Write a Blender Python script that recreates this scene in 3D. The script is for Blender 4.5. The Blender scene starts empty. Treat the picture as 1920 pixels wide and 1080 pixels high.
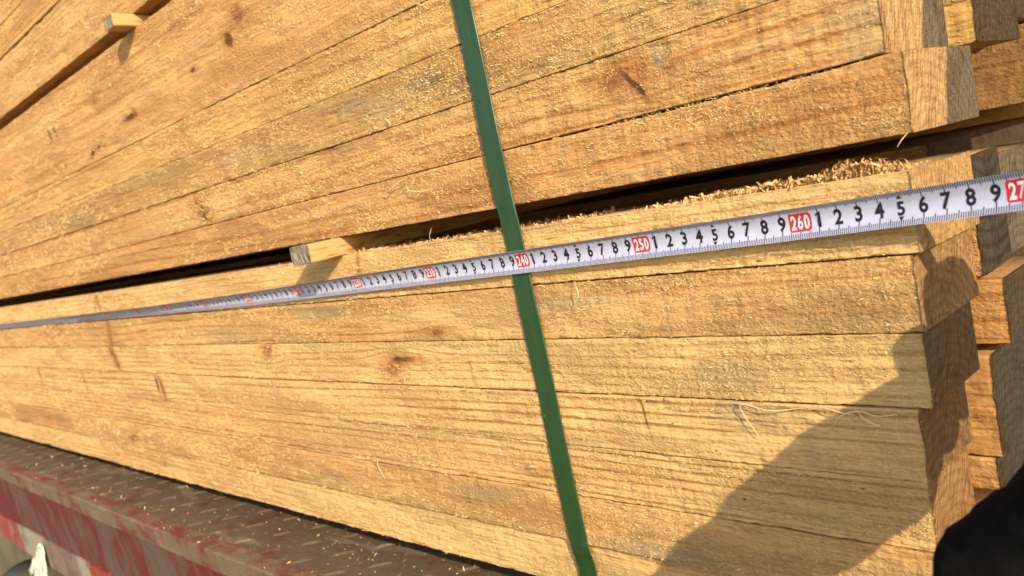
import bpy, bmesh, math, random
import numpy as np
from mathutils import Vector, Matrix

scene = bpy.context.scene
col = scene.collection

# ------------------------------------------------------------------ camera
AX = Vector((0.686894, -0.055042, -0.724647))      # world X seen in camera space (x right, y down, z forward)
AY = Vector((0.700100, -0.217700, 0.680000))
AX.normalize()
AY = (AY - AX * AY.dot(AX)).normalized()
AZ = AX.cross(AY)
cam_d = bpy.data.cameras.new('camera')
cam = bpy.data.objects.new('camera', cam_d)
col.objects.link(cam)
right = Vector((AX[0], AY[0], AZ[0])); down = Vector((AX[1], AY[1], AZ[1])); fwd = Vector((AX[2], AY[2], AZ[2]))
m3 = Matrix((right, -down, -fwd)).transposed()
CAM = Vector((2.8055, -0.398, 0.046))
cam.matrix_world = Matrix.Translation(CAM) @ m3.to_4x4()
cam_d.sensor_width = 36.0
cam_d.lens = 1593.0 / 1920.0 * 36.0
cam_d.clip_start = 0.01
cam_d.clip_end = 300
cam_d.dof.use_dof = True
cam_d.dof.focus_distance = 0.52
cam_d.dof.aperture_fstop = 14.0
scene.camera = cam

# ------------------------------------------------------------------ light
SUN = Vector((1.6, -0.85, 0.82)).normalized()       # towards the sun: low, off to the right
w = bpy.data.worlds.new('World')
scene.world = w
w.use_nodes = True
nt = w.node_tree
sky = nt.nodes.new('ShaderNodeTexSky')
sky.sky_type = 'NISHITA'
sky.sun_disc = False
sky.sun_elevation = math.asin(SUN.z)
sky.sun_rotation = math.atan2(SUN.x, SUN.y)
bg = nt.nodes['Background']
bg.inputs['Strength'].default_value = 0.15
nt.links.new(sky.outputs[0], bg.inputs[0])
sd = bpy.data.lights.new('sun', 'SUN')
sd.energy = 3.9
sd.angle = math.radians(0.5)
sd.color = (1.0, 0.88, 0.70)
sun = bpy.data.objects.new('sun', sd)
col.objects.link(sun)
sun.location = (4.5, -1.0, 2.0)
sun.rotation_euler = SUN.to_track_quat('Z', 'Y').to_euler()

scene.view_settings.view_transform = 'Standard'
scene.view_settings.look = 'None'
scene.view_settings.exposure = 0.95
scene.view_settings.gamma = 1.0
scene.view_settings.use_curve_mapping = False
scene.render.engine = 'CYCLES'
scene.cycles.use_denoising = True
scene.cycles.max_bounces = 6

# ------------------------------------------------------------------ helpers
def tag(o, label=None, cat=None, group=None, kind=None):
    if label: o['label'] = label
    if cat: o['category'] = cat
    if group: o['group'] = group
    if kind: o['kind'] = kind
    return o

def empty(name, loc):
    o = bpy.data.objects.new(name, None)
    o.empty_display_size = 0.05
    col.objects.link(o)
    o.location = loc
    return o

def mesh_obj(name, verts, faces, mats, midx=None, parent=None, loc=(0, 0, 0), smooth=False):
    """verts are world coordinates; loc becomes the origin"""
    v = np.asarray(verts, dtype=float) - np.asarray(loc, dtype=float)
    me = bpy.data.meshes.new(name)
    me.from_pydata(v.tolist(), [], faces)
    for m in mats: me.materials.append(m)
    if midx is not None: me.polygons.foreach_set('material_index', np.asarray(midx, dtype=np.int32))
    if smooth:
        me.polygons.foreach_set('use_smooth', np.ones(len(me.polygons), dtype=bool) if smooth is True else np.asarray(smooth, dtype=bool))
    me.update()
    o = bpy.data.objects.new(name, me)
    col.objects.link(o)
    if parent is not None:
        o.parent = parent
        o.location = Vector(loc) - parent.location
    else:
        o.location = loc
    return o

def hsh(i, j, s):
    a = np.sin(i * 127.1 + j * 311.7 + s * 74.7) * 43758.5453
    return (a - np.floor(a)) * 2 - 1

def vn(x, y, s):
    x = np.asarray(x, float); y = np.asarray(y, float)
    i = np.floor(x); j = np.floor(y)
    fx = x - i; fy = y - j
    fx = fx * fx * (3 - 2 * fx); fy = fy * fy * (3 - 2 * fy)
    return ((hsh(i, j, s) * (1 - fx) + hsh(i + 1, j, s) * fx) * (1 - fy)
            + (hsh(i, j + 1, s) * (1 - fx) + hsh(i + 1, j + 1, s) * fx) * fy)

class NT:
    """small node-tree writer"""
    def __init__(self, name):
        self.m = bpy.data.materials.new(name)
        self.m.use_nodes = True
        self.t = self.m.node_tree
        self.b = self.t.nodes['Principled BSDF']
    def link(self, a, b): self.t.links.new(a, b)
    def node(self, kind, **kw):
        n = self.t.nodes.new(kind)
        for k, v in kw.items(): setattr(n, k, v)
        return n
    def put(self, sock, v):
        if isinstance(v, bpy.types.NodeSocket): self.link(v, sock)
        else: sock.default_value = v
    def math(self, op, a, b=0.0, c=None, clamp=False):
        n = self.node('ShaderNodeMath', operation=op, use_clamp=clamp)
        self.put(n.inputs[0], a); self.put(n.inputs[1], b)
        if c is not None: self.put(n.inputs[2], c)
        return n.outputs[0]
    def vmath(self, op, a, b):
        n = self.node('ShaderNodeVectorMath', operation=op)
        self.put(n.inputs[0], a); self.put(n.inputs[1], b)
        return n.outputs['Value'] if op in ('LENGTH', 'DOT_PRODUCT', 'DISTANCE') else n.outputs[0]
    def noise(self, vec, scale=(1, 1, 1), detail=2.0, rough=0.5, off=0.0):
        v = self.vmath('MULTIPLY', vec, scale)
        if off: v = self.vmath('ADD', v, (off, off * 1.7, off * 0.6))
        n = self.node('ShaderNodeTexNoise')
        n.inputs['Scale'].default_value = 1.0
        n.inputs['Detail'].default_value = detail
        n.inputs['Roughness'].default_value = rough
        self.link(v, n.inputs['Vector'])
        return n.outputs[0]
    def ramp(self, v, lo, hi, a=0.0, b=1.0):
        n = self.node('ShaderNodeMapRange', interpolation_type='SMOOTHSTEP')
        self.put(n.inputs[0], v)
        n.inputs[1].default_value = lo; n.inputs[2].default_value = hi
        n.inputs[3].default_value = a; n.inputs[4].default_value = b
        return n.outputs[0]
    def mix(self, f, a, b, mode='MIX'):
        n = self.node('ShaderNodeMix', data_type='RGBA', blend_type=mode)
        self.put(n.inputs[0], f)
        for s, v in ((n.inputs[6], a), (n.inputs[7], b)):
            if isinstance(v, bpy.types.NodeSocket): self.link(v, s)
            else: s.default_value = (*v, 1.0)
        return n.outputs[2]
    def coords(self, loc=(0, 0, 0)):
        tc = self.node('ShaderNodeTexCoord')
        return self.vmath('ADD', tc.outputs['Object'], tuple(loc))
    def xyz(self, v):
        n = self.node('ShaderNodeSeparateXYZ'); self.link(v, n.inputs[0]); return n.outputs
    def bump(self, h, dist, strength=1.0):
        n = self.node('ShaderNodeBump')
        n.inputs['Strength'].default_value = strength
        n.inputs['Distance'].default_value = dist
        self.link(h, n.inputs['Height'])
        self.link(n.outputs[0], self.b.inputs['Normal'])
    def finish(self, color, rough=0.8, spec=0.2, metal=0.0):
        self.put(self.b.inputs['Base Color'], color if isinstance(color, bpy.types.NodeSocket) else (*color, 1.0))
        self.put(self.b.inputs['Roughness'], rough)
        self.b.inputs['Specular IOR Level'].default_value = spec
        self.b.inputs['Metallic'].default_value = metal
        return self.m

# ------------------------------------------------------------------ wood
PALE = (0.66, 0.415, 0.158); ORANGE = (0.55, 0.285, 0.095); LATE = (0.34, 0.125, 0.030)
TAN = (0.58, 0.34, 0.136)
GREY = (0.33, 0.235, 0.125); KNOT = (0.12, 0.045, 0.016)

DK = (0.10, 0.045, 0.018); BR = (0.26, 0.105, 0.035); GK = (0.14, 0.095, 0.055)
def wood_mat(name, loc, seed, tone=0.3, stain=0.4, rings=0.6, ring_gap=0.0065, slope=0.0, knots=(), rough=1.0, pale=PALE, dark=1.0):
    n = NT(name)
    P = n.coords(loc)
    x, y, z = n.xyz(P)
    S = n.vmath('ADD', P, (seed * 3.13, seed * 1.71, seed * 0.93))
    warp = n.math('MULTIPLY', n.math('SUBTRACT', n.noise(S, (2.0, 9, 9), 3.0, 0.4), 0.5), 0.016)
    zz = n.math('ADD', z, warp)
    zz = n.math('ADD', zz, n.math('MULTIPLY', y, 0.6))
    if slope: zz = n.math('ADD', zz, n.math('MULTIPLY', x, slope))
    kn_f = []; halo_f = []
    kw = n.math('MULTIPLY', n.math('SUBTRACT', n.noise(S, (150, 150, 150), 2.0), 0.5), 0.9)
    for (kx, kz, rx, rz, tilt, amt, c) in knots:
        if c in (BR, DK) and amt > 0.55: rx *= 1.25; rz *= 1.2
        dx = n.math('SUBTRACT', x, kx); dz = n.math('SUBTRACT', z, kz)
        dx = n.math('SUBTRACT', dx, n.math('MULTIPLY', dz, tilt))
        d = n.math('SQRT', n.math('ADD', n.math('POWER', n.math('DIVIDE', dx, rx), 2.0), n.math('POWER', n.math('DIVIDE', dz, rz), 2.0)))
        kn_f.append((n.math('MULTIPLY', n.ramp(n.math('ADD', d, kw), 1.25, 0.55), amt), c))
        if amt > 0.55 and c in (BR, DK): halo_f.append((n.ramp(n.math('ADD', d, kw), 2.8, 0.8, 0.0, 0.5), (0.36, 0.15, 0.045)))
        if amt > 0.55 and rx > 0.004:      # the grain flows round real knots
            g = n.ramp(d, 5.0, 0.0)
            sg = n.ramp(n.math('DIVIDE', dz, rz * 3), -1.0, 1.0, -0.008, 0.008)
            zz = n.math('SUBTRACT', zz, n.math('MULTIPLY', g, sg))
    ph = n.math('MULTIPLY', zz, 2 * math.pi / ring_gap)
    ph = n.math('ADD', ph, n.math('MULTIPLY', n.noise(S, (2.5, 25, 40), 2.0), 5.0))
    rg = n.math('POWER', n.math('MULTIPLY_ADD', n.math('SINE', ph), 0.5, 0.5), 5.0)
    rmod = n.ramp(n.noise(S, (2, 30, 45), 1.0), 0.38, 0.62, 0.1, 1.0)
    rg = n.math('MULTIPLY', n.math('MULTIPLY', rg, rmod), min(1.0, rings * 0.6 + 0.3))
    fib = n.noise(S, (14, 300, 620), 4.0, 0.6)
    blotch = n.noise(S, (4, 20, 30), 3.0, 0.55)
    c = n.mix(n.ramp(n.math('ADD', blotch, tone - 0.5), 0.2, 0.75), pale, ORANGE)
    c = n.mix(rg, c, LATE)
    c = n.mix(n.ramp(fib, 0.56, 0.34, 0.0, 0.40), c, (0.34, 0.165, 0.052))
    band = n.noise(S, (1.6, 14, 60), 3.0, 0.55, off=13.0)
    c = n.mix(n.ramp(band, 0.50, 0.72, 0.0, 0.50), c, (0.40, 0.19, 0.06))
    c = n.mix(n.ramp(band, 0.46, 0.30, 0.0, 0.35), c, (0.66, 0.46, 0.19))
    fl = n.noise(S, (420, 420, 520), 3.0, 0.6)
    c = n.mix(n.ramp(fl, 0.56, 0.72, 0.0, 0.45), c, (0.80, 0.55, 0.24))
    c = n.mix(n.ramp(fl, 0.45, 0.32, 0.0, 0.34), c, (0.36, 0.17, 0.05))
    saw = n.noise(S, (38, 2, 4), 2.0)
    c = n.mix(n.ramp(saw, 0.56, 0.76, 0.0, 0.30), c, (0.44, 0.275, 0.12))
    saw2 = n.noise(S, (260, 6, 9), 1.0, off=3.0)
    c = n.mix(n.ramp(saw2, 0.58, 0.72, 0.0, 0.16), c, (0.36, 0.19, 0.065))
    st = n.noise(S, (6, 18, 48), 4.0, 0.6, off=7.0)
    c = n.mix(n.math('MULTIPLY', n.ramp(st, 0.60 - 0.18 * stain, 0.84 - 0.14 * stain), min(1.0, 0.25 + stain * 0.55)), c, GREY)
    pit = n.noise(S, (130, 200, 260), 1.0, off=11.0)
    c = n.mix(n.ramp(pit, 0.77, 0.82, 0.0, 0.75), c, (0.10, 0.045, 0.02))
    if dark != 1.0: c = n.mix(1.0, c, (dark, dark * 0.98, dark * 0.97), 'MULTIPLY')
    for f, kc in halo_f: c = n.mix(f, c, kc)
    for f, kc in kn_f: c = n.mix(f, c, kc)
    fz_ = n.ramp(n.noise(S, (7, 20, 34), 3.0, 0.6, off=17.0), 0.40, 0.60, 0.22, 1.3)
    h = n.math('ADD', n.math('MULTIPLY', n.math('MULTIPLY', n.noise(S, (380, 420, 560), 4.0, 0.66, off=5.0), fz_), 1.1),
               n.math('MULTIPLY', n.noise(S, (70, 220, 380), 3.0, off=2.0), 0.7))
    h = n.math('ADD', h, n.math('MULTIPLY', saw2, 0.22))
    h = n.math('SUBTRACT', h, n.math('MULTIPLY', rg, 0.25))
    n.bump(h, 0.0024 * rough, 1.0)
    return n.finish(c, 0.85, 0.12)

def end_mat(name, loc, seed, split=None, front=(0.42, 0.245, 0.10), back=(0.135, 0.100, 0.056), cz=-0.035, cy=0.02, gap=0.0055, rings=0.42, diag=0.35):
    """cross-cut end: warm heart side and grey stained side, saw strokes and rings"""
    n = NT(name)
    P = n.coords(loc)
    x, y, z = n.xyz(P)
    S = n.vmath('ADD', P, (seed * 2.3, seed * 1.1, seed * 0.7))
    ry = n.math('SUBTRACT', y, loc[1] + cy); rz = n.math('SUBTRACT', z, loc[2] + cz)
    r = n.math('SQRT', n.math('ADD', n.math('MULTIPLY', ry, ry), n.math('MULTIPLY', rz, rz)))
    ph = n.math('ADD', n.math('MULTIPLY', r, 2 * math.pi / gap), n.math('MULTIPLY', n.noise(S, (40, 40, 40), 2.0), 4.0))
    rg = n.math('POWER', n.math('MULTIPLY_ADD', n.math('SINE', ph), 0.5, 0.5), 2.0)
    q = n.math('ADD', n.math('MULTIPLY', y, math.cos(diag)), n.math('MULTIPLY', z, -math.sin(diag)))
    p = n.math('ADD', n.math('MULTIPLY', y, math.sin(diag)), n.math('MULTIPLY', z, math.cos(diag)))
    cb = n.node('ShaderNodeCombineXYZ')
    n.link(n.math('MULTIPLY', q, 700.0), cb.inputs[1]); n.link(n.math('MULTIPLY', p, 110.0), cb.inputs[2]); cb.inputs[0].default_value = seed * 3.7
    strokes = n.noise(cb.outputs[0], (1, 1, 1), 2.0)
    spk = n.noise(S, (600, 600, 600), 3.0, 0.6)
    c1 = n.mix(n.math('MULTIPLY', rg, rings), front, tuple(v * 0.52 for v in front))
    c2 = n.mix(n.math('MULTIPLY', rg, 0.45), back, tuple(v * 0.5 for v in back))
    if split is None: c = c1
    else:
        s = n.math('ADD', n.math('SUBTRACT', n.math('SUBTRACT', y, loc[1] + split), n.math('MULTIPLY', n.math('SUBTRACT', z, loc[2] + 0.018), 0.35)), n.math('MULTIPLY', n.math('SUBTRACT', n.noise(S, (60, 60, 60), 2.0), 0.5), 0.006))
        c = n.mix(n.ramp(s, -0.0015, 0.0015), c1, c2)
    c = n.mix(n.ramp(strokes, 0.60, 0.36, 0.0, 0.5), c, n.mix(1.0, c, (0.45, 0.42, 0.38), 'MULTIPLY'))
    c = n.mix(n.ramp(spk, 0.56, 0.72, 0.0, 0.6), c, n.mix(1.0, c, (1.9, 1.9, 1.8), 'MULTIPLY'))
    bl = n.noise(S, (30, 60, 60), 3.0, 0.6, off=3.0)
    c = n.mix(n.ramp(bl, 0.48, 0.70, 0.0, 0.6), c, n.mix(1.0, c, (0.55, 0.46, 0.36), 'MULTIPLY'))
    n.bump(n.math('ADD', n.math('ADD', strokes, n.math('MULTIPLY', spk, 0.7)), n.math('MULTIPLY', bl, 1.5)), 0.0026, 1.0)
    return n.finish(c, 0.9, 0.08)

def fuzz_mat():
    n = NT('wood_fuzz')
    P = n.coords()
    f = n.noise(P, (500, 500, 500), 1.0)
    return n.finish(n.mix(n.ramp(f, 0.35, 0.65), (0.76, 0.52, 0.22), (0.58, 0.345, 0.12)), 0.8, 0.15)
FUZZ = fuzz_mat()

def disp(x, z, s):
    return 0.0007 * vn(x * 45, z * 120, s) + 0.00055 * vn(x * 170, z * 330, s + 3) + 0.0004 * vn(x * 400, z * 600, s + 5)

def stations(x0, x1):
    xs = [x1]
    while xs[-1] > x0:
        d = 2.95 - xs[-1]
        xs.append(xs[-1] - max(0.0016, 0.0045 * d if xs[-1] > 0.7 else 0.05))
    xs[-1] = x0
    return np.array(xs[::-1])

BOARD_GROUP = {'low': 'sawn boards stacked in the lower bundle', 'up': 'sawn boards stacked in the upper bundle',
               'top': 'sawn boards above the upper spacer', 'back': 'boards of the row behind, ends showing at the right'}

def board(label, group, x0, x1, y0, width, z0, z1, seed, mats, nfib=4500, gtop=0.00015, gbot=0.0, bow=0.0004, chip=1.0, dust=0.0):
    loc = (x1, y0, z0)
    xs = stations(x0, x1)
    nx = len(xs)
    H = z1 - z0
    inner = np.linspace(0, H, max(6, int(H / 0.0032)) + 1)[1:-1]
    inner = inner[(inner > 0.002) & (inner < H - 0.002)]
    off = np.concatenate([[0, 0.0003, 0.0008], inner, [H - 0.0008, H - 0.0003, H]])
    nf = len(off)
    gt = np.array([gtop(v) if callable(gtop) else gtop for v in xs])
    gb = np.array([gbot(v) if callable(gbot) else gbot for v in xs])
    ez1 = z1 - gt - np.abs(0.00022 * vn(xs * 70, 0 * xs, seed + 20)) - chip * 0.0020 * np.maximum(0, vn(xs * 190, 0 * xs, seed + 21) - 0.55)
    ez0 = z0 + gb + np.abs(0.00018 * vn(xs * 70, 0 * xs, seed + 30)) + chip * 0.0018 * np.maximum(0, vn(xs * 190, 0 * xs, seed + 31) - 0.55)
    by = y0 + bow * np.sin(xs * 2.1 + seed * 1.3)
    # keep the near end where it was measured
    by -= bow * math.sin(x1 * 2.1 + seed * 1.3)
    V = []
    X = np.repeat(xs[:, None], nf, 1)
    t = off / H
    Z = ez0[:, None] + (ez1 - ez0)[:, None] * t[None, :]
    r = 0.0005
    e = np.minimum(off, H - off)
    rd = np.where(e < r, r - np.sqrt(np.maximum(0, r * r - (r - e) ** 2)), 0)
    Y = by[:, None] + rd[None, :] + disp(X, Z, seed)
    front = np.stack([X, Y, Z], -1)
    yb = y0 + width
    ring = [front]
    tops = []
    for fy in (0.002, 0.006, 0.015, 0.4, 1.0):
        yy = (by + 0.0015) * (1 - fy) + yb * fy if fy < 1 else np.full(nx, yb)
        yy = by + 0.0015 + (yb - by - 0.0015) * fy
        tops.append(np.stack([xs, yy, z1 - gt - 0.0001 + 0.0004 * vn(xs * 150, yy * 150, seed + 40)], -1))
    bots = []
    for fy in (1.0, 0.4, 0.015, 0.006, 0.002):
        yy = by + 0.0015 + (yb - by - 0.0015) * fy
        bots.append(np.stack([xs, yy, z0 + gb + 0.0001], -1))
    G = np.concatenate([front, np.stack(tops + bots, 1)], 1)
    nr = G.shape[1]
    jag = np.arange(nr)
    G[-1, :, 0] -= 0.0006 * np.abs(vn(jag * 0.9, 0 * jag, seed + 60)) + 0.0022 * np.maximum(0, vn(jag * 0.7, 0 * jag, seed + 61) - 0.5)
    verts = G.reshape(-1, 3)
    faces = []; midx = []
    for i in range(nx - 1):
        a = i * nr
        for j in range(nr):
            k = (j + 1) % nr
            faces.append((a + j, a + nr + j, a + nr + k, a + k))
    midx = [0] * len(faces)
    smooth = [True] * len(faces)
    faces.append(tuple((nx - 1) * nr + j for j in range(nr))); midx.append(1); smooth.append(False)
    faces.append(tuple(j for j in reversed(range(nr)))); midx.append(1); smooth.append(False)
    # loose saw fuzz: short curled slivers standing off the rough face
    verts = [verts]
    if nfib:
        rs = np.random.RandomState(seed * 17 + 5)
        xlo = max(x0, 0.75)
        N = nfib * 3
        u = rs.rand(N)
        d = (2.95 - x1) * ((2.95 - xlo) / (2.95 - x1)) ** u
        fx = 2.95 - d
        fz = z0 + H * (0.01 + 0.98 * rs.rand(N))
        den = 0.42 + 0.65 * vn(fx * 9, fz * 45, seed + 50) + 0.45 * vn(fx * 80, fz * 160, seed + 51)
        keep = rs.rand(N) < np.clip(den, 0.02, 1) ** 1.6 * 0.8
        fx = fx[keep][:nfib]; fz = fz[keep][:nfib]; d = d[keep][:nfib]
        N = len(fx)
        sy = np.interp(fx, xs, by) + disp(fx, fz, seed)
        sc = (np.clip(d, 0.28, 1.6) / 0.5) ** 0.55
        big = rs.rand(N) ** 4
        big = np.where(rs.rand(N) < 0.06, big, 0.0)
        L = (0.0007 + 0.0016 * rs.rand(N) ** 1.5 + 0.0050 * big) * sc
        W = (0.00020 + 0.00040 * rs.rand(N) ** 1.5) * sc * (1 - 0.5 * big)
        ang = rs.rand(N) * 2 * math.pi
        lift = 0.25 + 0.85 * rs.rand(N)
        tx = np.cos(ang); tz = np.sin(ang)
        px, pz = -tz, tx
        curl = rs.randn(N) * 0.5
        base = sum(len(v) for v in verts)
        pts = []
        for sgm, f in enumerate((0.0, 0.5, 1.0)):
            cx = fx + tx * L * f + px * L * curl * f * f
            cz = fz + tz * L * f + pz * L * curl * f * f
            cy = sy + 0.0001 - L * lift * (f - 0.45 * f * f)
            cz = np.clip(cz, z0 + 0.0002, z1 - 0.0002 + 0.001 * (rs.rand(N) < 0.2))
            wv = W * (1.0 - 0.55 * f)
            for s_ in (-0.5, 0.5):
                pts.append(np.stack([cx + px * wv * s_, cy - 0.3 * wv * s_, cz + pz * wv * s_], -1))
        pts = np.stack(pts, 1).reshape(-1, 3)
        verts.append(pts)
        for i in range(N):
            b = base + i * 6
            faces.append((b, b + 1, b + 3, b + 2)); faces.append((b + 2, b + 3, b + 5, b + 4))
        midx += [2] * (2 * N); smooth += [True] * (2 * N)
    verts = np.concatenate(verts)
    o = mesh_obj('pine_board', verts, faces, [mats[0], mats[1], FUZZ], midx, None, loc, smooth)
    tag(o, label, 'board', BOARD_GROUP[group])
    return o

# ------------------------------------------------------------------ ground
n = NT('yard_ground')
P = n.coords()
c = n.mix(n.ramp(n.noise(P, (3, 3, 3), 5.0), 0.35, 0.7), (0.17, 0.135, 0.095), (0.27, 0.22, 0.155))
n.bump(n.noise(P, (60, 60, 60), 4.0), 0.01)
GROUND = n.finish(c, 0.9)
g = mesh_obj('ground', [(-60, -60, -1.25), (60, -60, -1.25), (60, 60, -1.25), (-60, 60, -1.25)], [(0, 1, 2, 3)], [GROUND])
tag(g, kind='structure')

# ------------------------------------------------------------------ truck bed
DZ = -0.268; DY = -0.0665
def paint_mat(name, red=(0.115, 0.016, 0.012), dirt=(0.100, 0.064, 0.040), amt=0.5, pale=0.0, sc=(8, 8, 8), off=0.0):
    n = NT(name)
    P = n.coords()
    x, y, z = n.xyz(P)
    sk = n.node('ShaderNodeCombineXYZ')
    n.link(n.math('ADD', x, n.math('MULTIPLY', z, 0.35)), sk.inputs[0]); n.link(z, sk.inputs[2]); n.link(y, sk.inputs[1])
    S = sk.outputs[0]
    a = n.noise(S, sc, 5.0, 0.62, off=1.0 + off)
    f = n.noise(S, (40, 40, 18), 4.0, 0.65, off=2.0 + off)
    mask = n.ramp(n.math('ADD', n.math('MULTIPLY', a, 0.65), n.math('MULTIPLY', f, 0.35)), 0.42 + 0.16 * (amt - 0.5), 0.56 + 0.16 * (amt - 0.5))
    c = n.mix(mask, dirt, red)
    c = n.mix(n.ramp(n.noise(S, (120, 120, 40), 3.0, off=4.0), 0.58, 0.72, 0.0, 0.25), c, (0.16, 0.115, 0.075))
    c = n.mix(n.ramp(n.noise(S, (300, 300, 300), 3.0), 0.62, 0.75, 0.0, 0.5), c, (0.06, 0.035, 0.025))
    if pale: c = n.mix(n.ramp(n.noise(S, (7, 30, 30), 3.0, off=9.0), 0.60, 0.66, 0.0, pale), c, (0.40, 0.33, 0.23))
    n.bump(n.math('ADD', n.math('MULTIPLY', f, 1.6), n.noise(S, (300, 300, 300), 4.0, 0.65)), 0.0020, 0.8)
    return n.finish(c, 0.7, 0.25)
RED_SIDE = paint_mat('worn_red_paint', amt=0.42, sc=(9, 9, 4))
LIP = paint_mat('worn_lip_paint', red=(0.14, 0.028, 0.020), dirt=(0.150, 0.102, 0.055), amt=0.56, pale=0.1, sc=(10, 25, 25), off=5.0)
DECK = paint_mat('rusty_tread_plate', red=(0.11, 0.024, 0.019), dirt=(0.108, 0.071, 0.038), amt=1.1, pale=0.2, sc=(16, 16, 16), off=8.0)

def boxv(x0, x1, y0, y1, z0, z1):
    return [(x0, y0, z0), (x1, y0, z0), (x1, y1, z0), (x0, y1, z0), (x0, y0, z1), (x1, y0, z1), (x1, y1, z1), (x0, y1, z1)]
BOXF = [(0, 3, 2, 1), (4, 5, 6, 7), (0, 1, 5, 4), (1, 2, 6, 5), (2, 3, 7, 6), (3, 0, 4, 7)]

bed = empty('truck_bed', (1.3, DY, DZ))
tag(bed, 'rusty truck bed with worn red side rail and tread plate top under the boards', 'truck bed')
# deck sheet with raised tread bars
V = boxv(-2.5, 4.5, DY + 0.02, 2.2, DZ - 0.02, DZ); F = list(BOXF)
rs = np.random.RandomState(3)
pitch = 0.031
for i in range(int(2.2 / pitch)):
    for j in range(6):
        cx = 0.4 + i * pitch; cy = DY + 0.032 + j * pitch
        a = math.radians(48 if (i + j) % 2 else -42)
        hl = 0.0125; hw = 0.0026; hh = 0.0015
        if rs.rand() < 0.06: continue
        ca, sa = math.cos(a), math.sin(a)
        prof = [(-hl, 0, 0), (-hl * 0.7, -hw, 0), (hl * 0.7, -hw, 0), (hl, 0, 0), (hl * 0.7, hw, 0), (-hl * 0.7, hw, 0), (-hl * 0.6, 0, hh), (hl * 0.6, 0, hh)]
        b = len(V)
        for (px, py, pz) in prof: V.append((cx + px * ca - py * sa, cy + px * sa + py * ca, DZ + pz))
        F += [(b, b + 1, b + 6), (b + 1, b + 2, b + 7, b + 6), (b + 2, b + 3, b + 7), (b + 3, b + 4, b + 7), (b + 4, b + 5, b + 6, b + 7), (b + 5, b, b + 6)]
mesh_obj('deck_plate', V, F, [DECK], parent=bed, loc=(1.3, DY, DZ))
# rounded lip along the edge
xs = np.linspace(-2.5, 4.5, 500)
prof = []
R = 0.0028
for k in range(5):
    a = math.pi / 2 * k / 4
    prof.append((DY + R - R * math.sin(a), DZ + 0.002 - R + R * math.cos(a)))
prof = [(DY + 0.0205, DZ - 0.006), (DY + 0.0205, DZ + 0.0022)] + prof + [(DY, DZ - 0.021), (DY + 0.004, DZ - 0.0235), (DY + 0.0205, DZ - 0.0235)]
V = []; F = []
for i, xx in enumerate(xs):
    for (yy, zz) in prof:
        V.append((xx, yy + 0.0004 * float(vn(xx * 7, yy * 80, 2)), zz + 0.0005 * float(vn(xx * 9, zz * 70, 5))))
m = len(prof)
for i in range(len(xs) - 1):
    for j in range(m):
        k = (j + 1) % m
        F.append((i * m + j, i * m + k, (i + 1) * m + k, (i + 1) * m + j))
mesh_obj('edge_lip', V, F, [LIP], parent=bed, loc=(1.3, DY, DZ))
# red side channel
SIDE_Y = DY + 0.0050
xs = np.linspace(-2.5, 4.5, 400); zs = np.linspace(DZ - 0.162, DZ - 0.0235, 14)
V = []; F = []
for xx in xs:
    for zz in zs: V.append((xx, SIDE_Y + 0.0012 * float(vn(xx * 6, zz * 14, 8)), zz))
    V.append((xx, SIDE_Y + 0.03, zs[-1])); V.append((xx, SIDE_Y + 0.03, zs[0]))
m = len(zs) + 2
for i in range(len(xs) - 1):
    for j in range(m):
        k = (j + 1) % m
        F.append((i * m + j, (i + 1) * m + j, (i + 1) * m + k, i * m + k))
mesh_obj('side_rail', V, F, [RED_SIDE], parent=bed, loc=(1.3, DY, DZ))
# reflective strip, red and white blocks, partly painted over
n = NT('reflective_tape')
P = n.coords((1.3, 0, 0)); x, y, z = n.xyz(P)
xx = n.math('ADD', x, n.math('MULTIPLY', z, 0.28))
ph = n.math('FRACT', n.math('DIVIDE', n.math('ADD', xx, -0.78 + 1.8), 0.6))
blk = n.math('GREATER_THAN', ph, 0.335)
wv = n.noise(P, (14, 14, 14), 4.0)
c = n.mix(blk, (0.24, 0.03, 0.018), (0.27, 0.235, 0.165))
c = n.mix(n.math('MULTIPLY', n.ramp(ph, 0.60, 0.64), n.ramp(ph, 0.93, 0.88)), c, (0.135, 0.09, 0.068))
c = n.mix(n.ramp(wv, 0.50, 0.57, 0.0, 0.85), c, (0.19, 0.115, 0.085))
c = n.mix(n.ramp(n.noise(P, (70, 70, 30), 4.0), 0.52, 0.66, 0.0, 0.5), c, (0.22, 0.17, 0.12))
REFL = n.finish(c, 0.5, 0.4)
V = boxv(-2.5, 4.5, SIDE_Y - 0.0032, SIDE_Y + 0.001, DZ - 0.160, DZ - 0.108)
mesh_obj('reflective_strip', V, BOXF, [REFL], parent=bed, loc=(1.3, DY, DZ))
STEEL = paint_mat('dark_chassis_paint', red=(0.15, 0.12, 0.06), dirt=(0.10, 0.08, 0.05), amt=0.5)
V = boxv(-2.5, 4.5, 0.10, 0.18, DZ - 0.62, DZ - 0.022)
mesh_obj('chassis_beam', V, BOXF, [STEEL], parent=bed, loc=(1.3, DY, DZ))
def cyl(x0, x1, cy, cz, r, seg=40, dome=0.0):
    V = []; F = []
    prof = [(x0 - dome, 0.0), (x0 - dome * 0.6, r * 0.6), (x0 - dome * 0.15, r * 0.93), (x0, r), (x1, r), (x1 + dome * 0.15, r * 0.93), (x1 + dome * 0.6, r * 0.6), (x1 + dome, 0.0)]
    for (px, pr) in prof:
        for k in range(seg):
            a = 2 * math.pi * k / seg
            V.append((px, cy + max(pr, 1e-4) * math.cos(a), cz + max(pr, 1e-4) * math.sin(a)))
    for i in range(len(prof) - 1):
        for k in range(seg):
            F.append((i * seg + k, i * seg + (k + 1) % seg, (i + 1) * seg + (k + 1) % seg, (i + 1) * seg + k))
    return V, F
n = NT('dusty_tank'); P = n.coords()
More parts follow.
